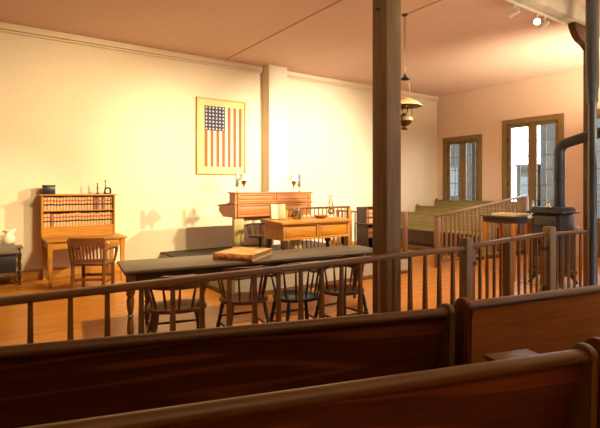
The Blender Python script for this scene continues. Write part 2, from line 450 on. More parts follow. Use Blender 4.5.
# ------------------------------------------------------------------ secretary desk with law books, left
dk = thing('writing_desk', 'golden oak writing desk with a bookcase top standing against the cream wall', 'desk', (.88, 8.23, 0))
wd, dp = 1.2, .9
MB().box(-.015, wd+.015, -.015, dp, .72, .752, .006).build('desk_top', W('oak','X'), dk)
ap = MB(); ap.box(.03, wd-.03, .03, .05, .60, .72); ap.box(.03, .05, .05, dp-.04, .60, .72); ap.box(wd-.05, wd-.03, .05, dp-.04, .60, .72); ap.box(.03, wd-.03, dp-.06, dp-.04, .60, .72)
ap.build('apron', W('oak','X'), dk)
for (x, y) in ((.05,.05),(wd-.05,.05),(.05,dp-.06),(wd-.05,dp-.06)):
    MB().taper(x, y, 0, .72, .042, .075).build('leg', W('oak','Z'), dk)
dr = MB().box(.72, 1.09, .016, .032, .615, .71, .004).build('drawer', W('oak','X'), dk)
MB().lathe([(.006,0),(.008,.012),(.018,.02),(.016,.032),(0,.036)], (.905, .016, .663), (0,-1,0), 12).build('knob', plain('ivory_knob', (.8,.7,.5), .3), dr)
hy0, hy1 = .57, .91
hx0, hx1 = -.02, 1.15
cs = MB()
cs.box(hx0, hx0+.025, hy0, hy1, .752, 1.45); cs.box(hx1-.025, hx1, hy0, hy1, .752, 1.45)
cs.box(hx0+.025, hx1-.025, hy1-.015, hy1, .752, 1.45)
cs.build('bookcase_side', W('oak','Z'), dk)
MB().box(hx0-.03, hx1+.03, hy0-.03, hy1, 1.45, 1.475, .006).build('bookcase_top', W('oak','X'), dk)
for zz in (.905, 1.185): MB().box(hx0+.025, hx1-.025, hy0+.005, hy1-.015, zz, zz+.018).build('shelf', W('oak','X'), dk)
pg = MB().box(hx0+.025, hx1-.025, hy0+.012, hy0+.028, .752, .905)
pig = pg.build('lower_panel', W('oak','X'), dk)
# books: two materials for the bands on one mesh
mleather = plain('tan_calf_leather', (.56,.31,.13), .55, var=.15, bscale=30)
mleath2 = plain('brown_calf_leather', (.22,.08,.03), .55, var=.15, bscale=30)
mred = plain('red_spine_label', (.42,.07,.03), .5); mblkl = plain('black_spine_label', (.02,.017,.015), .5)
mpage = plain('aged_paper', (.70,.58,.36), .85)
def law_book(wd, h, d, cover, name='law_book'):
    root = MB()
    n = 7
    sp = [(-wd/2+wd*i/(n-1), -.007*sin(pi*i/(n-1))) for i in range(n)]
    root.prism(sp+[(wd/2, d), (wd/2-.004, d), (wd/2-.004, .012), (-wd/2+.004, .012), (-wd/2+.004, d), (-wd/2, d)], 0, h, 'XY')
    o = root.build(name, cover)
    MB().box(-wd/2+.005, wd/2-.005, .013, d-.006, .004, h-.005).build('pages', mpage, o)
    def band(z0, z1, mat, nm, g=.0016):
        mb = MB()
        q = [(x*.99, y-g) for x, y in sp]
        mb.prism(q+[(x, y+.003) for x, y in reversed(sp)], z0, z1, 'XY')
        mb.build(nm, mat, o)
    band(h*.66, h*.78, mred, 'red_label'); band(h*.36, h*.48, mblkl, 'black_label')
    return o
nb_ = 23
bw = (hx1-hx0-.05-.01)/nb_
protoA = law_book(bw-.003, .225, .2, mleather); protoB = law_book(bw-.003, .225, .2, mleath2)
first = {0: True, 1: True}
for row, (zz, shelf) in enumerate(((.923, 'lower'), (1.203, 'upper'))):
    for k in range(nb_):
        dk_ = (row == 1 and k in (16, 17, 19)) or (row == 0 and k in (2,))
        src = protoB if dk_ else protoA
        if first[int(dk_)]: o = src; first[int(dk_)] = False
        else: o = dup(src)
        hgt = 1+random.uniform(-.05, .03)
        o.location = (.88+hx0+.03+bw*(k+.5), 8.23+hy0+.04+random.uniform(0, .008), zz); o.scale = (1, 1, hgt)
        side = f'{ORD[k]} from the left' if k < 12 else (f'{ORD[nb_-1-k]} from the right' if k < nb_-1 else 'last at the right end')
        if k == 0: side = 'first at the left end'
        tag(o, f'{"dark brown" if dk_ else "tan"} law book with banded spine on the {shelf} desk shelf, {side}', 'book', f'law books on the {shelf} shelf of the desk')
# things on top of the bookcase
T0 = 1.475
bx = thing('black_box', 'small black box on the left end of the bookcase top', 'box', (.985, 8.98, T0))
MB().box(-.095, .095, -.07, .07, 0, .135, .008).build('body', plain('black_lacquer', (.012,.012,.02), .35), bx)
MB().box(-.1, .1, -.075, .075, .135, .16, .008).build('lid', plain('black_lacquer', (.012,.012,.02), .35), bx)
cd = thing('candlestick', 'slim dark candlestick on the bookcase top beside the iron press', 'candlestick', (1.765, 8.97, T0))
MB().lathe([(.04,0),(.04,.008),(.012,.02),(.008,.05),(.012,.08),(.008,.1),(.016,.11),(.016,.12),(.0,.12)], seg=14).build('holder', mblk, cd)
MB().lathe([(.011,.118),(.011,.2),(.0,.204)], seg=10).build('candle', plain('brown_wax', (.25,.10,.04), .5), cd)
ps = thing('seal_press', 'black iron lever seal press at the right end of the bookcase top', 'press', (1.93, 8.96, T0))
MB().box(-.065, .065, -.035, .035, 0, .018, .005).build('base', mblk, ps)
MB().tube([(.05,0,.015),(.06,0,.06),(.045,0,.1),(.0,0,.11),(-.035,0,.09),(-.04,0,.06)], [.016,.018,.017,.015,.014,.012], 10).build('arm', mblk, ps)
MB().tube([(-.035,0,.095),(-.03,0,.14),(-.038,0,.19),(-.033,0,.235)], [.010,.008,.007,.010], 8).lathe([(0,-.014),(.012,-.008),(.014,0),(.012,.008),(0,.014)], (-.033,0,.24), (0,0,1), 10).build('lever', mblk, ps)
MB().lathe([(.022,0),(.022,.02),(.012,.03),(.012,.07)], (-.04,0,.016), (0,0,1), 12).build('die', mblk, ps)

# ------------------------------------------------------------------ office armchair at that desk
def slat_armchair(name, label, loc, rz, mat):
    r = thing(name, label, 'chair', loc, rz)
    A, Z, X = W(mat,'Y'), W(mat,'Z'), W(mat,'X')
    MB().prism([(-.23,-.22),(.23,-.22),(.25,.0),(.24,.22),(-.24,.22),(-.25,.0)], .42, .455, 'XY', .008).build('seat', A, r)
    for sx in (-1, 1):
        MB().bar((sx*.21,.19,0), (sx*.21,.19,.42), .042, bev=.004).build('leg', Z, r)
        MB().bar((sx*.21,-.22,0), (sx*.21,-.2,.42), .042, bev=.004).bar((sx*.21,-.2,.42), (sx*.235,-.275,.82), .036, .04, bev=.004).build('leg', Z, r)
        MB().tube([(sx*.222,-.235,.66),(sx*.27,-.15,.675),(sx*.285,.02,.672),(sx*.275,.15,.655),(sx*.262,.2,.60),(sx*.25,.19,.52),(sx*.235,.17,.43)], [.018,.022,.024,.026,.022,.018,.018], 10).build('armrest', A, r)
        MB().bar((sx*.21,-.2,.17), (sx*.21,.19,.17), .022, bev=.003).build('stretcher', A, r)
    MB().bar((-.21,-.205,.22), (.21,-.205,.22), .022, .04, bev=.003).build('stretcher', X, r)
    MB().bar((-.21,.19,.22), (.21,.19,.22), .022, .04, bev=.003).build('stretcher', X, r)
    n = 9
    crest = [(-.235+.47*k/(n-1), -.272-.035*sin(pi*k/(n-1)), .775) for k in range(n)]
    MB().sweep(crest, .026, .12).build('crest_rail', X, r)
    low = [(-.215+.43*k/(n-1), -.222-.02*sin(pi*k/(n-1)), .50) for k in range(n)]
    MB().sweep(low, .024, .05).build('lower_rail', X, r)
    for k in range(9):
        u = (k+.5)/9
        a = (-.2+.4*u, -.222-.02*sin(pi*u), .515); c = (-.21+.42*u, -.266-.035*sin(pi*u), .73)
        MB().bar(a, c, .022, .010).build('back_slat', Z, r)
    return r
slat_armchair('office_armchair', 'brown slat-backed wooden armchair drawn up to the golden oak writing desk', (1.44, 7.60, 0), R(-30), 'officechair').scale = (1.06, 1.06, 1.02)

# ------------------------------------------------------------------ washstand with pitcher, dark table, far left
ws = thing('washstand', 'small brown washstand with twisted legs against the wall behind the dark table', 'washstand', (.36, 8.93, 0))
MB().box(-.235, .235, -.185, .185, .60, .625, .006).build('top', W('walnut','X'), ws)
MB().box(-.2, .2, -.15, .15, .53, .60).build('apron', W('walnut','X'), ws)
MB().box(-.2, .2, -.15, .15, .14, .16).build('shelf', W('walnut','X'), ws)
for (sx, sy) in ((-1,-1),(1,-1),(1,1),(-1,1)):
    rs = []
    for k in range(40):
        zz = .54*k/39; an = k*.55
        rs.append([V((sx*.19+(.018+.006*cos(2*(q*2*pi/10)-an))*cos(q*2*pi/10), sy*.14+(.018+.006*cos(2*(q*2*pi/10)-an))*sin(q*2*pi/10), zz)) for q in range(10)])
    MB().rings(rs).build('leg', W('walnut','Z'), ws)
mchina = plain('cream_china', (.85,.78,.55), .2, coat=.3)
pt = thing('pitcher', 'cream china pitcher standing on the washstand at the far left', 'pitcher', (.40, 8.92, .625), R(180))
MB().lathe([(.06,0),(.065,.01),(.055,.02),(.085,.06),(.10,.11),(.09,.16),(.062,.21),(.058,.235),(.075,.27),(.07,.27),(.053,.235),(.05,.2),(0,.2)], seg=24).build('body', mchina, pt)
MB().tube([(.055,0,.24),(.10,0,.265),(.135,0,.22),(.125,0,.15),(.095,0,.11)], [.011,.012,.012,.011,.01], 8).build('handle', mchina, pt)
MB().tube([(-.05,0,.235),(-.08,0,.262),(-.105,0,.285)], [.034,.026,.012], 10).build('spout', mchina, pt)
dt = thing('dark_table', 'black-sided heavy table cut off by the left edge in front of the washstand', 'table', (-.25, 7.65, 0))
MB().box(-.70, .69, -.55, .55, .72, .752, .008).build('table_top', W('tabtop','Y'), dt)
MB().box(-.66, .65, -.51, .51, .47, .72, .006).build('apron', plain('ebonised_wood', (.012,.010,.011), .4), dt)
for (sx, sy) in ((-1,-1),(1,-1),(1,1),(-1,1)): turned_leg(sx*.40, sy*.4, 0, .47, .09, 'leg', W('dark','Z'), dt)

# ------------------------------------------------------------------ long counsel table
TR = R(-8)
tb = thing('long_table', 'long table with dark worn top and turned legs behind the railing', 'table', (1.2, 4.83, 0), TR)
TLn, TW = 3.3, .74
MB().box(0, TLn, 0, TW, .715, .75, .008).build('table_top', W('tabtop','X'), tb)
ap = MB(); ap.box(.07, TLn-.07, .06, .085, .60, .715); ap.box(.07, TLn-.07, TW-.085, TW-.06, .60, .715); ap.box(.07, .095, .085, TW-.085, .60, .715); ap.box(TLn-.095, TLn-.07, .085, TW-.085, .60, .715)
ap.build('apron', W('walnut','X'), tb)
for (x, y) in ((.07,.075),(TLn-.11,.1),(.32,TW-.1),(TLn-.11,TW-.1)): turned_leg(x, y, 0, .70, .085, 'leg', W('rail','Z'), tb)
# ledger on the table
bk = thing('ledger', 'large old ledger with worn orange-brown marbled cover lying on the long table', 'book', (2.54, 4.60, .751), R(36))
mcov = plain('marbled_cover', (.36,.12,.035), .6, var=.65, bscale=22)
LW, LL, LT = .60, .50, .08          # local x: away from the spine, y: along the spine
MB().box(0, LW, 0, LL, 0, .007, .002).build('cover', mcov, bk)
MB().box(0, LW, 0, LL, LT-.007, LT, .002).build('cover', plain('worn_marbled_board', (.50,.27,.085), .6, var=.55, bscale=9), bk)
sp = [(-.012*sin(pi*i/8), LT*i/8) for i in range(9)]
MB().prism(sp+[(.006, LT), (.006, 0)], 0, LL, 'XZ').build('spine', mcov, bk)
MB().box(.008, LW-.012, .01, LL-.01, .007, LT-.007).build('pages', plain('yellowed_pages', (.50,.37,.17), .85, bump=.4, bscale=150), bk)

# ------------------------------------------------------------------ captain's chairs
def captains_chair(label, loc, rz, mat, crest_h=.075, AZ=.69, sx_=1, n_sp=9, group="captain's chairs along the long table"):
    r = thing('captains_chair', label, 'chair', loc, rz, group)
    Z, X = (mat, mat) if not isinstance(mat, str) else (W(mat,'Z'), W(mat,'X'))
    SZ = .445
    prof = []
    for k in range(28):
        a = 2*pi*k/28
        rx, ry = .25, .225
        ex = 2/2.6
        prof.append((rx*math.copysign(abs(cos(a))**ex, cos(a)), ry*math.copysign(abs(sin(a))**ex, sin(a))))
    MB().prism(prof, SZ-.035, SZ, 'XY', .010).build('seat', X, r)
    lp = [(0,.014),(.1,.02),(.35,.024),(.45,.018),(.5,.024),(.55,.018),(.8,.023),(1,.015)]
    for sx in (-1, 1):
        for sy in (-1, 1):
            MB().turned((sx*.235, sy*.22, 0), (sx*.17, sy*.155, SZ-.03), lp, 10).build('leg', Z, r)
        MB().turned((sx*.21,-.195,.16), (sx*.21,.195,.16), [(0,.009),(.5,.015),(1,.009)], 8).build('stretcher', X, r)
    MB().turned((-.213,-.2,.19), (.213,-.2,.19), [(0,.009),(.5,.015),(1,.009)], 8).build('stretcher', X, r)
    MB().turned((-.21,.19,.22), (.21,.19,.22), [(0,.009),(.5,.015),(1,.009)], 8).build('stretcher', X, r)
    # U-shaped arm, back toward -y
    def U(t, zb_, k=1):     # t 0..1 from left front round the back to right front
        q = max(0, min(1, (min(t, 1-t)-.08)/.2)); q = q*q*(3-2*q)
        z = min(zb_, .655)*(1-q)+zb_*q
        if t < .18: return V((-.25*k, .16-(.16+.02)*t/.18, z))
        if t > .82: return V((.25*k, .16-(.16+.02)*(1-t)/.18, z))
        q = (t-.18)/.64; a = pi+pi*q
        return V((.25*k*cos(a), -.02+.24*k*sin(a), z))
    pts = [U(k/32, AZ) for k in range(33)]
    wdt = [.055 if (k < 3 or k > 29) else .042 for k in range(33)]
    MB().sweep(pts, wdt, .028).build('arm_rail', X, r)
    cp = [U(.24+.52*k/20, .70+crest_h/2-.002) for k in range(21)]
    ch = [crest_h*(.35+.65*min(1, 3.5*min(k, 20-k)/20)) for k in range(21)]
    cp = [V((p.x, p.y, AZ+.013+h/2)) for p, h in zip(cp, ch)]
    MB().sweep(cp, .034, ch).build('crest_rail', X, r)
    for k in range(n_sp):
        t = .06+.88*k/(n_sp-1)
        top = U(t, AZ-.01)
        bx_, by_ = top.x*.80, max(top.y*.80, -.19)
        MB().turned((bx_, by_, SZ-.005), top, [(0,.008),(.35,.013),(1,.008)], 8).build('spindle', Z, r)
    r.scale = (sx_, 1, 1)
    return r
mnavy = plain('blue_black_paint', (.010,.013,.022), .35, coat=.2)
captains_chair("brown captain's chair nearest the left end of the long table", (1.60, 4.42, 0), R(-14), 'walnut', .10, .66, 1.15)
captains_chair("brown captain's chair beside the black one, on its left", (2.29, 4.335, 0), R(-9), 'chair', .05, .735)
captains_chair("black-painted captain's chair pushed up to the long table", (2.815, 4.10, 0), R(-7), mnavy, .05, .765, 1.05)
captains_chair("brown captain's chair with a deep crest rail next to the tall post", (3.40, 4.06, 0), R(0), 'chair', .11, .75)

# ------------------------------------------------------------------ judge's bench on the dais
jb = thing('judges_bench', "large reddish-brown panelled judge's bench standing on the dais", 'bench desk', (3.84, 7.60, DZ))
jw = 1.72
Xc = W('cherry','X'); Zc = W('cherry','Z')
zt, zm, zb = 1.5-DZ, 1.29-DZ, 1.035-DZ
MB().box(0, jw, 0, .24, zm+.02, zt-.02).build('upper_case', Xc, jb)
MB().box(-.03, jw+.03, -.03, .27, zt-.02, zt+.005, .006).build('top_board', Xc, jb)
MB().prism([(.0, zb), (.0, zm), (.69, zm-.06), (.69, zb+.10), (.5, zb)], 0, jw, 'YZ').build('lower_case', Xc, jb)
MB().box(-.03, jw+.03, -.025, .26, zm-.001, zm+.022, .005).build('middle_moulding', Xc, jb)
MB().prism([(.26, zm-.02), (.26, zm+.005), (.72, zm-.035), (.72, zm-.06)], -.03, jw+.03, 'YZ').build('writing_slope', Xc, jb)
for (z0, z1, nm) in ((zm+.03, zt-.03, 'upper_panel'), (zb+.01, zm-.015, 'lower_panel')):
    for (a, c) in ((.05, .86), (.89, 1.67)):
        p = MB(); t = .03
        p.box(a, c, -.018, .001, z0, z0+t, .003); p.box(a, c, -.018, .001, z1-t, z1, .003); p.box(a, a+t, -.018, .001, z0+t, z1-t, .003); p.box(c-t, c, -.018, .001, z0+t, z1-t, .003)
        f = p.build(nm, Xc, jb)
        MB().box(a+t+.012, c-t-.012, -.008, .001, z0+t+.012, z1-t-.012, .004).build('raised_field', Xc, f)
for (a, c) in ((-.0, .20), (1.30, 1.50)):
    MB().box(a, c, .03, .13, .12, zb+.001, .006).build('pedestal', wood('olive_wood', (.30,.22,.07), (.46,.36,.14), 'Z', rough=.4), jb)
    MB().box(a-.02, c+.02, .01, .15, 0, .12, .008).build('pedestal_base', wood('olive_wood', (.30,.22,.07), (.46,.36,.14), 'Z', rough=.4), jb)
MB().box(.20, 1.30, .10, .12, zb-.06, zb+.001).build('modesty_rail', Xc, jb)
sp_ = MB()
for k in range(22):
    x = .23+1.04*k/21
    sp_.turned((x, .2, zb-.09), (x, .2, zb+.001), [(0,.006),(.3,.014),(.6,.006),(1,.012)], 6)
sp_.build('drop_ornament', Xc, jb)
# lamps standing on the bench
mchim = glass('lamp_glass', (1,.97,.9), tint=.95)
mfont = plain('old_brass', (.35,.22,.07), .35, .9)
mopal = plain('milk_glass', (.80,.72,.55), .3, emis=None)
def bench_lamp(x, y, s, label):
    r = thing('bracket_lamp', label, 'lamp', (x, y, 1.505), 0, "oil lamps on the judge's bench")
    MB().lathe([(.03,0),(.03,.008),(.007,.015),(.007,.20)], seg=12).build('stand', mfont, r)
    MB().box(-.03, .03, -.012, .012, .10, .36, .006).build('back_plate', plain('tarnished_tin', (.16,.14,.12), .4, .7), r)
    MB().tube([(0,-.01,.17),(s*.06,-.01,.15),(s*.11,-.01,.16),(s*.14,-.01,.17)], .008, 8).build('arm', mfont, r)
    MB().lathe([(0,-.12),(.01,-.11),(.012,-.06),(.03,-.03),(.045,0),(.05,.02),(.03,.04),(.022,.06),(.0,.06)], (s*.14,-.01,.175), (0,0,1), 18).build('font', mfont, r)
    MB().lathe([(.115,.0),(.11,.008),(.075,.07),(.045,.125),(.03,.14),(.028,.138),(.07,.066),(.108,.004)], (s*.14,-.01,.215), (0,0,1), 24, False).build('shade', mopal, r)
    MB().lathe([(.025,.0),(.035,.05),(.025,.1),(.022,.17)], (s*.14,-.01,.225), (0,0,1), 16, False).build('chimney', mchim, r)
    return r
bench_lamp(3.95, 7.74, 1, "small brass oil lamp at the left end of the judge's bench")
bench_lamp(5.36, 7.74, -1, "small brass oil lamp at the right end of the judge's bench")

# ------------------------------------------------------------------ clerk's desk on the dais
ck = thing('clerk_desk', "golden panelled clerk's desk standing in front of the judge's bench", 'desk', (3.84, 6.0, DZ))
cw, cd_ = 1.37, .6
Xo, Zo = W('oak','X'), W('oak','Z')
z0, z1 = .46, .72
MB().box(.02, cw-.02, .02, cd_-.02, z0, z1).build('case', Xo, ck)
MB().prism([(-.03, z1), (-.03, z1+.03), (.18, z1+.035), (cd_+.02, z1+.06), (cd_+.02, z1)], -.03, cw+.03, 'YZ').build('desk_top', Xo, ck)
for (a, c) in ((.02, .70), (.71, cw-.02)):
    p = MB(); t = .035
    p.box(a, c, .0, .021, z0, z0+t, .003); p.box(a, c, .0, .021, z1-t, z1, .003); p.box(a, a+t, .0, .021, z0+t, z1-t, .003); p.box(c-t, c, .0, .021, z0+t, z1-t, .003)
    f = p.build('front_panel', Xo, ck)
    MB().box(a+t+.015, c-t-.015, .01, .021, z0+t+.015, z1-t-.015, .004).build('raised_field', Xo, f)
for (x, y) in ((.07,.07),(cw-.07,.07),(cw-.07,cd_-.07),(.07,cd_-.07)): turned_leg(x, y, 0, z0, .08, 'leg', W('chair','Z'), ck)
CT = DZ+z1+.055
# things on the clerk's desk
ob = thing('open_book', "open book propped upright at the left end of the clerk's desk", 'book', (4.0, 6.40, CT-.012), R(-18))
MB().box(-.14, -.005, -.012, .0, 0, .26, .002, M.Rotation(R(-14), 4, 'X') @ M.Rotation(R(20), 4, 'Z')).box(.005, .15, -.012, 0, 0, .26, .002, M.Rotation(R(-14), 4, 'X') @ M.Rotation(R(-20), 4, 'Z')).build('cover', plain('russet_cloth', (.36,.12,.04), .7), ob)
MB().box(-.13, -.004, -.03, -.0125, .008, .25, .002, M.Rotation(R(-14), 4, 'X') @ M.Rotation(R(20), 4, 'Z')).box(.004, .14, -.03, -.0125, .008, .25, .002, M.Rotation(R(-14), 4, 'X') @ M.Rotation(R(-20), 4, 'Z')).build('pages', mpage, ob)
jr = thing('glass_jar', "clear glass jar with quill pens on the clerk's desk", 'jar', (4.36, 6.36, CT-.01))
MB().lathe([(.055,0),(.065,.01),(.065,.10),(.05,.125),(.055,.14)], seg=20, cap=True).build('jar_body', glass('jar_glass', (.92,.95,.85), tint=.8), jr)
qm = MB()
for (dx, dy) in ((.05,.02),(-.06,.01),(.02,-.05)): qm.tube([(0,0,.01),(dx*.5,dy*.5,.12),(dx*1.2,dy*1.2,.22)], [.002,.004,.001], 6)
qm.build('quill_pens', plain('feather', (.75,.66,.5), .8), jr)
bo = thing('wooden_bowl', "low reddish wooden bowl on the clerk's desk left of the oil lamp", 'bowl', (4.86, 6.36, CT-.01))
MB().lathe([(.05,0),(.09,.015),(.125,.045),(.12,.05),(.085,.022),(0,.014)], seg=24).build('bowl_body', W('cherry','X'), bo)
ol = thing('oil_lamp', "clear glass oil lamp with a tall chimney on the right of the clerk's desk", 'lamp', (5.08, 6.36, CT-.01))
MB().lathe([(.06,0),(.062,.008),(.03,.02),(.02,.05),(.03,.06)], seg=20).build('foot', plain('pressed_glass', (.7,.65,.5), .15), ol)
MB().lathe([(.03,.06),(.055,.08),(.062,.11),(.05,.14),(.028,.155)], seg=20).build('font', glass('font_glass', (.9,.85,.6), tint=.85), ol)
MB().lathe([(.028,.154),(.034,.165),(.034,.18),(.03,.185)], seg=16).build('burner', mfont, ol)
MB().lathe([(.028,.185),(.042,.225),(.032,.28),(.024,.33),(.026,.40)], seg=18, cap=False).build('chimney', mchim, ol)

# clerk's swivel chair behind the desk
sc_ = thing('swivel_chair', "dark swivel armchair under the left end of the judge's bench", 'chair', (4.17, 7.26, DZ), R(160))
D_, Dz = W('dark','X'), W('dark','Z')
prof = [(.22*cos(a*pi/12), .21*sin(a*pi/12)) for a in range(24)]
MB().prism(prof, .40, .435, 'XY', .01).build('seat', D_, sc_)
MB().lathe([(.03,.09),(.03,.2),(.02,.22),(.02,.37),(.06,.40)], seg=14).build('pedestal', mblk, sc_)
for k in range(4):
    a = pi/4+k*pi/2
    MB().tube([(.0,.0,.12),(.12*cos(a),.12*sin(a),.13),(.24*cos(a),.24*sin(a),.06),(.28*cos(a),.28*sin(a),.022)], [.024,.022,.018,.022], 8).build('leg', Dz, sc_)
pts = [(.25*cos(pi*.95+pi*1.1*k/20)*1.0, .05+.24*sin(pi*.95+pi*1.1*k/20), .62) for k in range(21)]
MB().sweep(pts, .045, .03).build('arm_rail', D_, sc_)
for k in range(0, 21, 3):
    p = V(pts[k]); MB().turned((p.x*.78, p.y*.78, .43), p, [(0,.009),(.4,.013),(1,.009)], 8).build('spindle', Dz, sc_)

# ------------------------------------------------------------------ railings
def baluster(x, y, z0, z1, wd=.03, mat=None, par=None, top=None):
    return MB().taper(x, y, z0, (z0+z1)/2, wd*.9, wd*1.12).taper(x, y, (z0+z1)/2, z1, wd*1.12, wd*.85).build('baluster', mat, par)
# short rail behind the clerk's desk
cr = thing('dais_railing', "low spindle railing between the clerk's desk and the judge's bench", 'railing', (4.42, 6.80, DZ))
rl = 1.45; rh = .935
MB().box(-.02, rl+.02, -.03, .03, rh-.035, rh, .006).build('top_rail', W('rail','X'), cr)
MB().box(0, rl, -.02, .02, .06, .10, .004).build('bottom_rail', W('rail','X'), cr)
for x in (0, rl): MB().box(x-.03, x+.03, -.03, .03, 0, rh-.034, .004).build('post', W('oak','Z'), cr)
for k in range(15): baluster(.09+(rl-.18)*k/14, 0, .099, rh-.034, .018, W('oak','Z'), cr)

# foreground bar railing, left section
RY0, RY1 = 3.06, 3.03
bl = thing('bar_railing', 'long brown wooden railing with square balusters crossing the room left of the gate', 'railing', (-.9, 3.09, 0), math.atan2(-.10, 5.05))
Lr = 5.05; RH = .985
MB().box(-.6, Lr, -.035, .035, RH-.047, RH, .010).build('top_rail', W('rail','X'), bl)
MB().box(-.6, Lr, -.03, .03, .08, .13, .005).build('bottom_rail', W('rail','X'), bl)
x = .9+.243-.208*7
while x < Lr-.08:
    MB().taper(x, 0, .129, RH-.046, .044, .025).build('baluster', W('rail','Z'), bl); x += .208
for xx in (-.55, 2.2): MB().box(xx-.04, xx+.04, -.04, .04, 0, .081).build('foot', W('rail','Z'), bl)
MB().box(Lr, Lr+.098, -.049, .049, 0, RH+.085, .006).build('gate_post', W('post','Z'), bl)
# gate
def gate(label, p0, p1, flip):
    p0, p1 = V((*p0, 0)), V((*p1, 0)); L_ = (p1-p0).length
    g = thing('railing_gate', label, 'gate', p0, math.atan2(p1.y-p0.y, p1.x-p0.x), 'gates in the railing')
    g.location.z = .002
    MB().box(0, L_, -.03, .03, RH-.05, RH, .006).build('top_rail', W('rail','X'), g)
    MB().box(.041, L_-.071, -.025, .025, .09, .14, .005).build('bottom_rail', W('rail','X'), g)
    for (x, h, dd) in (((.035, .035, .03), (L_-.045, .045, .045)) if not flip else ((.02, .02, .03), (L_-.035, .035, .03))):
        MB().box(x-h, x+h, -dd, dd, 0, RH-.0501, .004).build('stile', W('rail','Z'), g)
    n = 4
    for k in range(n):
        x = .06+(L_-.12)*(k+1)/(n+1); baluster(x, 0, .139, RH-.049, .026, W('rail','Z'), g)
    e, s = (.071, 1) if not flip else (L_-.071, -1)
    MB().prism([(e, RH-.051), (e+s*.13, RH-.051), (e+s*.05, RH-.10), (e+s*.02, RH-.16), (e, RH-.24)], -.014, .014, 'XZ').build('corner_bracket', W('pewcap','Z'), g)
    MB().prism([(e, .141), (e+s*.13, .141), (e, .30)], -.014, .014, 'XZ').build('corner_bracket', W('pewcap','Z'), g)
    xx = .04 if not flip else L_-.04
    for z in (.25, .78): MB().box(xx-.05, xx+.05, -.036, -.029, z-.02, z+.02).build('hinge', mblk, g)
    return g
gate('left leaf of the low wooden gate, hinged at the pale square post', (4.305, 3.02), (5.28, 3.15), False)
gate('right leaf of the low wooden gate, in front of the stove', (5.30, 3.153), (6.27, 3.24), True)
rr_ = thing('end_railing', 'short brown railing between the gate and the slate grey column', 'railing', (6.29, 3.22, 0), math.atan2(-.16, .92))
MB().box(0, .115, -.058, .058, 0, RH+.08, .006).build('gate_post', W('post','Z'), rr_)
MB().box(.115, .85, -.032, .032, RH-.045, RH, .008).build('top_rail', W('rail','X'), rr_)
MB().box(.115, .85, -.028, .028, .08, .13, .005).build('bottom_rail', W('rail','X'), rr_)
for k in range(5): baluster(.2+.125*k, 0, .129, RH-.044, .028, W('rail','Z'), rr_)
MB().box(.81, .87, -.03, .03, 0, RH-.046, .004).build('end_post', W('rail','Z'), rr_)

# ------------------------------------------------------------------ jury box
JX = 7.5
for k, (x0, h) in enumerate(((9.0, .10), (9.85, .24), (10.7, .40))):
    struct(MB().box(x0, XF-.002 if k == 2 else x0+.849, 6.06, YB-.03, .001, h, .006).build('floor_jury_tier' if k == 0 else f'floor_jury_tier_{k+1}', W('rail','Y')))
def jury_bench(x, z, label):          # faces -x, runs along y
    y0, y1 = 6.14, 9.12
    b_ = thing('jury_bench', label, 'bench', (x, y0, z), 0, 'jury benches')
    L_ = y1-y0; G = W('green','Y'); H = .80
    MB().prism([(0,.40),(.055,.40),(.11,H-.01),(.07,H-.01)], .03, L_-.03, 'XZ').build('back', G, b_)
    MB().box(.055, .125, .0, L_, H-.011, H+.02, .010).build('top_rail', G, b_)
    MB().box(-.42, .05, .03, L_-.03, .40, .435, .008).build('seat', G, b_)
    MB().box(-.34, -.31, .03, L_-.03, .06, .40).build('seat_riser', W('dark','Y'), b_)
    end = [(-.44,0),(-.44,.42),(-.40,.46),(-.10,.47),(.0,.56),(.03,.72),(.03,H+.03),(.06,H+.065),(.10,H+.065),(.135,H+.03),(.13,H-.04),(.12,0)]
    for a in (0, L_-.04): MB().prism(end, a, a+.04, 'XZ', .006).build('end_panel', W('green','Z'), b_)
    return b_
jury_bench(9.58, .10, 'lowest jury bench, its front facing the gap in the jury railing')
jury_bench(10.42, .24, 'middle jury bench on its raised step')
jury_bench(11.27, .40, 'highest jury bench beneath the casement window on the far wall')
jf = thing('jury_railing', 'upright brown railing with a flat-capped end post in front of the jury benches', 'railing', (JX, 6.85, 0))
jl = YB-.05-6.85
MB().box(-.035, .035, .04, jl, .98, 1.025, .008).build('top_rail', W('juryrail','Y'), jf)
MB().box(-.03, .03, .04, jl, .08, .12, .005).build('bottom_rail', W('juryrail','Y'), jf)
MB().box(-.045, .045, -.045, .045, 0, 1.04, .006).box(-.055, .055, -.055, .055, 1.04, 1.06, .006).build('end_post', W('juryrail','Z'), jf)
for k in range(14): baluster(0, .2+.155*k, .119, .981, .026, W('juryrail','Z'), jf)
js = thing('jury_side_railing', 'pinkish-brown railing climbing to the right beside the tiered jury benches', 'railing', (JX, 6.0, 0))
def sl(x): return 1.0+.37*x/3.25
poly = [(-.06, sl(-.06)), (3.3, sl(3.3)), (3.3, sl(3.3)+.045), (-.06, sl(-.06)+.045)]
MB().prism(poly, -.035, .035, 'XZ', .006).build('top_rail', W('juryrail','X'), js)
MB().box(-.045, .045, -.045, .045, 0, sl(-.045)+.004, .004).build('newel_post', W('juryrail','Z'), js)
MB().box(3.14, 3.3, -.045, .045, 0, sl(3.14)+.004, .004).build('end_panel', W('juryrail','Z'), js)
nB = 21
for k in range(nB):
    x = .145+2.88*k/(nB-1); baluster(x, 0, .139, sl(x)+.003, .03, W('juryrail','Z'), js)
MB().box(.045, 3.14, -.028, .028, .09, .14, .005).build('bottom_rail', W('juryrail','X'), js)

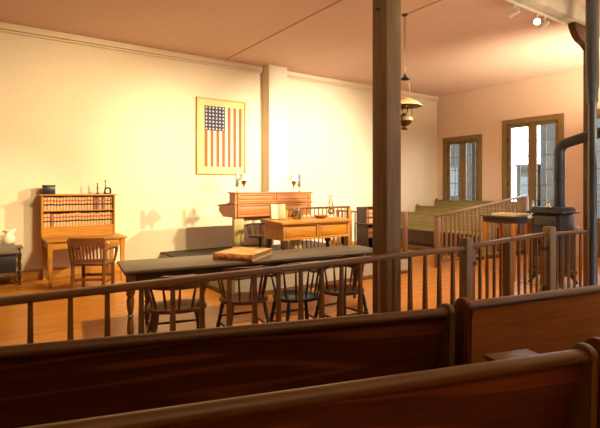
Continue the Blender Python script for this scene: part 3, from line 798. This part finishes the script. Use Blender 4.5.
# ------------------------------------------------------------------ small book cabinet behind the tall post
cb_ = thing('book_cabinet', 'small dark open cabinet behind the tall post in front of the jury railing', 'cabinet', (7.02, 7.50, 0))
CW, CD = .40, .36
mm_ = MB(); mm_.box(0, .03, 0, CD, 0, .76); mm_.box(CW-.03, CW, 0, CD, 0, .76); mm_.box(.03, CW-.03, CD-.02, CD, 0, .76)
mm_.build('case', W('dark','Z'), cb_)
for z in (.10, .46): MB().box(.03, CW-.03, .0, CD-.02, z, z+.025).build('shelf', W('dark','X'), cb_)
MB().box(-.03, CW+.03, -.03, CD+.01, .76, .79, .006).build('top', W('walnut','X'), cb_)
MB().box(0, .025, .05, CD, .79, 1.15).box(CW-.025, CW, .05, CD, .79, 1.15).box(.025, CW-.025, CD-.015, CD, .79, 1.15).build('book_rack', W('walnut','Z'), cb_)
for k in range(6):
    o = dup(protoB if k in (1, 4) else protoA)
    o.location = (7.02+.035+.0275+.055*k, 7.50+.1, .79); o.scale = (1.08, 1, 1.32)
    nm = f'{ORD[k]} from the left' if k else 'at the left end'
    tag(o, f'{"dark brown" if k in (1,4) else "tan"} tall book in the rack on the dark cabinet, {nm}', 'book', 'tall books in the cabinet rack')
for k in range(4):
    o = dup(protoB); o.location = (7.02+.06+.05*k, 7.50+.08, .485); o.scale = (1, 1, .95)
    nm = f'{ORD[k]} from the left' if k else 'at the left end'
    tag(o, f'brown book on the inner shelf of the dark cabinet, {nm}', 'book', 'books inside the dark cabinet')

# ------------------------------------------------------------------ hanging oil lamp
hl = thing('hanging_lamp', 'brass hanging oil lamp with wide shade hung from the ceiling beside the tall post', 'lamp', (5.56, 5.08, ZC))
mbr = plain('aged_bronze', (.10,.066,.026), .5, .6)
MB().lathe([(.0,-.03),(.03,-.028),(.05,-.012),(.055,0)], seg=16).build('ceiling_rose', mbr, hl)
chn = MB()
zc = -.03; i = 0
while zc > -.93:
    pts = []
    for q in range(8):
        a = 2*pi*q/8; u, v_ = .010*cos(a), .022*sin(a)
        pts.append((u if i % 2 else 0, 0 if i % 2 else u, zc-.018+v_))
    chn.tube(pts, .0035, 5, True); zc -= .036; i += 1
chn.build('chain', mbr, hl)
MB().lathe([(.01,-.93),(.015,-.96),(.05,-1.0),(.085,-1.03),(.08,-1.032),(.0,-.99)], seg=20).build('smoke_bell', plain('black_iron', (.012,.012,.014), .4, .6), hl)
for s in (-1, 1):
    MB().tube([(s*.02,0,-.95),(s*.10,0,-1.08),(s*.11,0,-1.30),(s*.13,0,-1.42),(s*.17,0,-1.52),(s*.15,0,-1.64),(s*.085,0,-1.70)], .006, 6).build('harp', mbr, hl)
MB().lathe([(.07,-1.33),(.10,-1.345),(.19,-1.385),(.26,-1.44),(.27,-1.46),(.255,-1.445),(.19,-1.395),(.07,-1.345)], seg=32, cap=False).build('shade', plain('tin_shade', (.20,.13,.05), .6, .1), hl)
MB().lathe([(.035,-1.58),(.055,-1.52),(.04,-1.43),(.03,-1.30)], seg=16, cap=False).build('chimney', mchim, hl)
MB().lathe([(0,-1.84),(.05,-1.83),(.06,-1.80),(.03,-1.78),(.09,-1.74),(.125,-1.69),(.12,-1.64),(.06,-1.60),(.04,-1.57),(0,-1.57)], seg=24).build('font', mbr, hl)

# ------------------------------------------------------------------ stove
sv = thing('wood_stove', 'black cast iron stove behind the right end of the railing', 'stove', (7.78, 3.88, 0))
ir = plain('stove_iron', (.034,.043,.050), .48, .35, var=.15, bscale=8)  # bluish tint stands in for reflected daylight
ir2 = plain('stove_iron_panel', (.085,.09,.085), .55, .2)
hw = .245
MB().box(-.37, .37, -.36, .36, .0, .012, .003).build('floor_plate', plain('tin_floor_plate', (.30,.23,.10), .5, .2), sv)
for (sx, sy) in ((-1,-1),(1,-1),(1,1),(-1,1)):
    MB().tube([(sx*.25, sy*.25, .012),(sx*.23, sy*.23, .08),(sx*.19, sy*.19, .18)], [.035,.028,.04], 10).build('foot', ir, sv)
MB().box(-hw-.03, hw+.03, -hw-.02, hw+.02, .17, .23, .012).build('base_ring', ir, sv)
MB().box(-hw, hw, -hw, hw, .23, 1.17, .05).build('body', ir, sv)
MB().box(-hw-.05, hw+.05, -hw-.05, hw+.05, 1.17, 1.205, .012).build('top_plate', ir, sv)
MB().prism([(-hw-.02,1.205),(hw+.02,1.205),(hw-.08,1.275),(-hw+.08,1.275)], -hw-.01, hw+.01, 'XZ', .01).build('top_dome', ir, sv)
d1 = MB().box(-hw-.022, -hw+.001, -.17, .17, .98, 1.13, .008).build('upper_door', ir2, sv)
MB().tube([(-hw-.02,-.14,1.05),(-hw-.05,-.14,1.05),(-hw-.055,-.15,1.0)], .009, 8).build('latch', mblk, d1)
d2 = MB().box(-hw-.022, -hw+.001, -.17, .17, .55, .92, .008).build('fire_door', ir, sv)
MB().box(-hw-.026, -hw-.021, -.15, .15, .66, .84, .004).build('mica_window', plain('mica', (.02,.015,.012), .15), d2)
MB().box(-hw-.022, -hw+.001, -.17, .17, .30, .46, .008).build('ash_door', ir2, sv)
mnick = plain('nickel_knob', (.75,.68,.55), .25, .6); mpor = plain('white_porcelain', (.82,.78,.68), .25)
MB().lathe([(.01,0),(.01,.04),(.03,.05),(.034,.075),(.02,.095),(0,.1)], (-.242,.20,1.10), (-1,.35,0), 14).build('side_knob', mpor, sv)
MB().lathe([(.012,0),(.012,.04),(.034,.05),(.038,.08),(.025,.1),(0,.105)], (.16,-.244,.93), (0,-1,0), 14).build('damper_knob', mpor, sv)
MB().lathe([(.05,1.27),(.05,1.285),(.02,1.30),(.015,1.34),(.03,1.36),(.03,1.375),(0,1.385)], (-.17,-.02,0), (0,0,1), 16).build('finial', mnick, sv)
# stove pipe: up, elbow, then toward the viewer's side and up through the ceiling out of frame
px_, py_ = .03, -.09
P = [V((px_,py_,1.27)), V((px_,py_,1.6)), V((px_,py_,2.16))]
for k in range(1, 6):
    a = k/5*pi/2*.86; P.append(V((px_, py_-.16*(1-cos(a)), 2.16+.16*sin(a))))
P += [V((px_,-.62,2.42)), V((px_,-.95,2.47))]
for k in range(1, 6):
    a = k/5*pi/2; P.append(V((px_, -.95-.18*sin(a), 2.49+.18*(1-cos(a)))))
P.append(V((px_,-1.13,ZC-.001)))
MB().tube(P, .082, 20).build('stove_pipe', plain('pipe_iron', (.055,.070,.078), .45, .4), sv)  # pipe tinted blue too, reflected daylight put into the colour
cl_ = MB()
for z in (1.28, 1.74): cl_.lathe([(.083,0),(.092,.004),(.092,.022),(.083,.026)], (px_,py_,z), (0,0,1), 20)
cl_.build('pipe_collar', plain('pipe_iron', (.055,.070,.078), .45, .4), sv)

# ------------------------------------------------------------------ tall side table with tray, left of the stove
stb = thing('tall_table', 'tall dark table with turned legs standing behind the gate left of the stove', 'table', (7.4, 4.28, 0))
MB().box(-.02, .62, 0, .70, 1.075, 1.10, .006).build('table_top', W('tabtop','Y'), stb)
MB().box(.03, .57, .05, .65, .97, 1.075).build('apron', W('walnut','Y'), stb)
for (x, y) in ((.06,.08),(.54,.08),(.06,.62),(.54,.62)): turned_leg(x, y, 0, .98, .065, 'leg', W('oak','Z'), stb)
ty = thing('shallow_tray', 'shallow pale wooden tray lying on the tall table beside the stove', 'tray', (7.66, 4.50, 1.1005))
MB().box(-.20, .20, -.17, .27, 0, .012).build('tray_base', plain('pale_pine', (.80,.68,.45), .6), ty)
MB().box(-.21, -.19, -.18, .28, 0, .04, .003).box(.19, .21, -.18, .28, 0, .04, .003).box(-.19, .19, -.18, -.16, 0, .04, .003).box(-.19, .19, .26, .28, 0, .04, .003).build('tray_rim', plain('pale_pine', (.80,.68,.45), .6), ty)

# ------------------------------------------------------------------ pews
def pew(label, p, rz, length, left=False, mat='pew', H=.83):     # p: rear top of one end; extends along -x (or +x when left is True)
    r = thing('pew', label, 'pew', (*p, 0), rz, 'pews facing the railing')
    x0, x1 = (0, length) if left else (-length, 0)
    X_, Z_, Cp = W(mat,'X'), W('pewcap' if mat == 'pew' else 'pew','Z'), W('pewcap','X')  # brighter pews get dark ends, shade put into the colour
    e = .038
    MB().prism([(.0,H-.03),(.028,H-.03),(.155,.30),(.13,.30)], x0+e, x1-e, 'YZ').build('back_panel', X_, r)
    n = 14
    cap = [(.012+.042*cos(2*pi*k/n), H-.018+.03*sin(2*pi*k/n)) for k in range(n)]
    MB().prism(cap, x0+.01, x1-.01, 'YZ').build('cap_rail', Cp, r)
    MB().box(x0+e, x1-e, .11, .52, .42, .45, .008).build('seat', X_, r)
    MB().box(x0+e, x1-e, .44, .465, .10, .42).build('seat_riser', X_, r)
    sc = [(.012+.062*cos(a), H-.012+.05*sin(a)) for a in [pi*1.15-pi*1.25*k/12 for k in range(13)]]
    prof = [(-.035,0),(-.035,H-.08)]+sc+[(.09,H-.12),(.13,H-.22),(.22,.64),(.36,.61),(.50,.62),(.545,.58),(.53,.50),(.53,0)]
    for a in (x0, x1-e): MB().prism(prof, a, a+e, 'YZ', .008).build('end_panel', Z_, r)
    return r
pew('long dark pew along the railing, its rounded right end meeting the brighter-lit pew', (2.46, 1.86), R(-18), 3.4, H=.822)
pew('orange-brown pew at the right, window light painted into its colour, just in front of the gate', (2.56, 1.847), R(-12), 2.6, True, 'pew_lit', H=.845)
pew('nearest dark pew running across the bottom of the view', (2.39, 1.02), R(-16.8), 3.3, H=.815)
pew('pew at the bottom right corner, beside the rounded end of the nearest pew', (2.475, 1.02), R(-12), 1.9, True, 'pew_lit', H=.822)
# flat box on the nearest pew's seat
fb = thing('wooden_box', 'upright wooden box on the seat of the nearest pew, only its top showing', 'box', (2.245, 1.30, .452), R(-17))
MB().box(-.13, .13, -.07, .07, 0, .265, .006).build('body', W('pew_lit','X'), fb)
MB().box(-.14, .14, -.08, .08, .265, .287, .005).build('lid', W('pewcap','X'), fb)

# ------------------------------------------------------------------ lights
def spot(p, aim, power, angle, blend=.6, col=(1,.78,.50), rad=.05):
    l = bpy.data.lights.new('spot', 'SPOT'); l.energy = power; l.spot_size = R(angle); l.spot_blend = blend; l.color = col; l.shadow_soft_size = rad
    o = bpy.data.objects.new('spot_light', l); C.objects.link(o); o.location = p
    o.rotation_euler = (V(aim)-V(p)).to_track_quat('-Z', 'Y').to_euler()
    return o
def point(p, power, col=(1,.76,.48), rad=.25):
    l = bpy.data.lights.new('lamp', 'POINT'); l.energy = power; l.color = col; l.shadow_soft_size = rad
    o = bpy.data.objects.new('room_lamp', l); C.objects.link(o); o.location = p
    return o
WARM = (1, .80, .47)
spot((5.3, 3.75, 3.88), (3.95, 9.18, 2.3), 1300, 46, 1, (1,.84,.56))              # flag
spot((6.1, 3.75, 3.88), (6.6, 9.18, 1.9), 3000, 62, 1, (1,.88,.68))         # wall right of the bench
spot((7.6, 3.75, 3.88), (.7, 9.18, 1.3), 3000, 46, 1, WARM)               # writing desk and washstand
spot((2.2, 3.75, 3.88), (.1, 9.18, .8), 700, 30, 1, WARM)                  # pitcher corner
spot((5.0, 2.0, 3.9), (1.8, 9.18, 1.8), 1500, 50, 1, WARM)                 # middle of the back wall
spot((5.2, 3.75, 3.88), (4.5, 6.8, .9), 900, 45, .8, WARM)                 # clerk's desk
spot((2.6, 3.75, 3.88), (1.3, 6.0, 0), 900, 85, 1, WARM)                   # floor left of the table
spot((5.6, 3.75, 3.88), (6.0, 5.2, 0), 700, 80, 1, WARM)                   # floor before the jury box
spot((9.7, 2.9, 1.8), (9.95, 4.75, 4.34), 1300, 84, 1, (1,.84,.58))          # ceiling wash
spot((7.9, 3.75, 3.88), (9.6, 7.4, 1.0), 750, 62, 1, (1,.82,.60))           # jury box
def fill_area(p, sx, sy, power):  # unseen upward area fill, added to brighten the ceiling
    l = bpy.data.lights.new('ceiling_fill', 'AREA'); l.shape = 'RECTANGLE'; l.size = sx; l.size_y = sy; l.energy = power; l.color = (1,.82,.54)
    o = bpy.data.objects.new('ceiling_fill', l); C.objects.link(o); o.location = p; o.rotation_euler = (pi, 0, 0)
fill_area((1.0, -1.2, 1.9), 4, 1.6, 290)
fill_area((8.5, .5, 1.9), 3, 2, 290)

wd_ = bpy.data.worlds.new('sky'); S.world = wd_; wd_.use_nodes = True
bg = wd_.node_tree.nodes['Background']; bg.inputs['Color'].default_value = (.88,.94,1,1); bg.inputs['Strength'].default_value = 12

# ------------------------------------------------------------------ camera
cam = bpy.data.cameras.new('camera'); co = bpy.data.objects.new('camera', cam); C.objects.link(co)
co.location = (0, 0, 1.6); co.rotation_euler = (R(90), 0, R(-34.8))
cam.sensor_width = 36; cam.lens = 462/600*36; cam.shift_y = -.045; cam.clip_start = .05
S.camera = co
S.view_settings.view_transform = 'Standard'; S.view_settings.look = 'None'; S.view_settings.gamma = 1
S.view_settings.exposure = 0; S.view_settings.use_curve_mapping = False
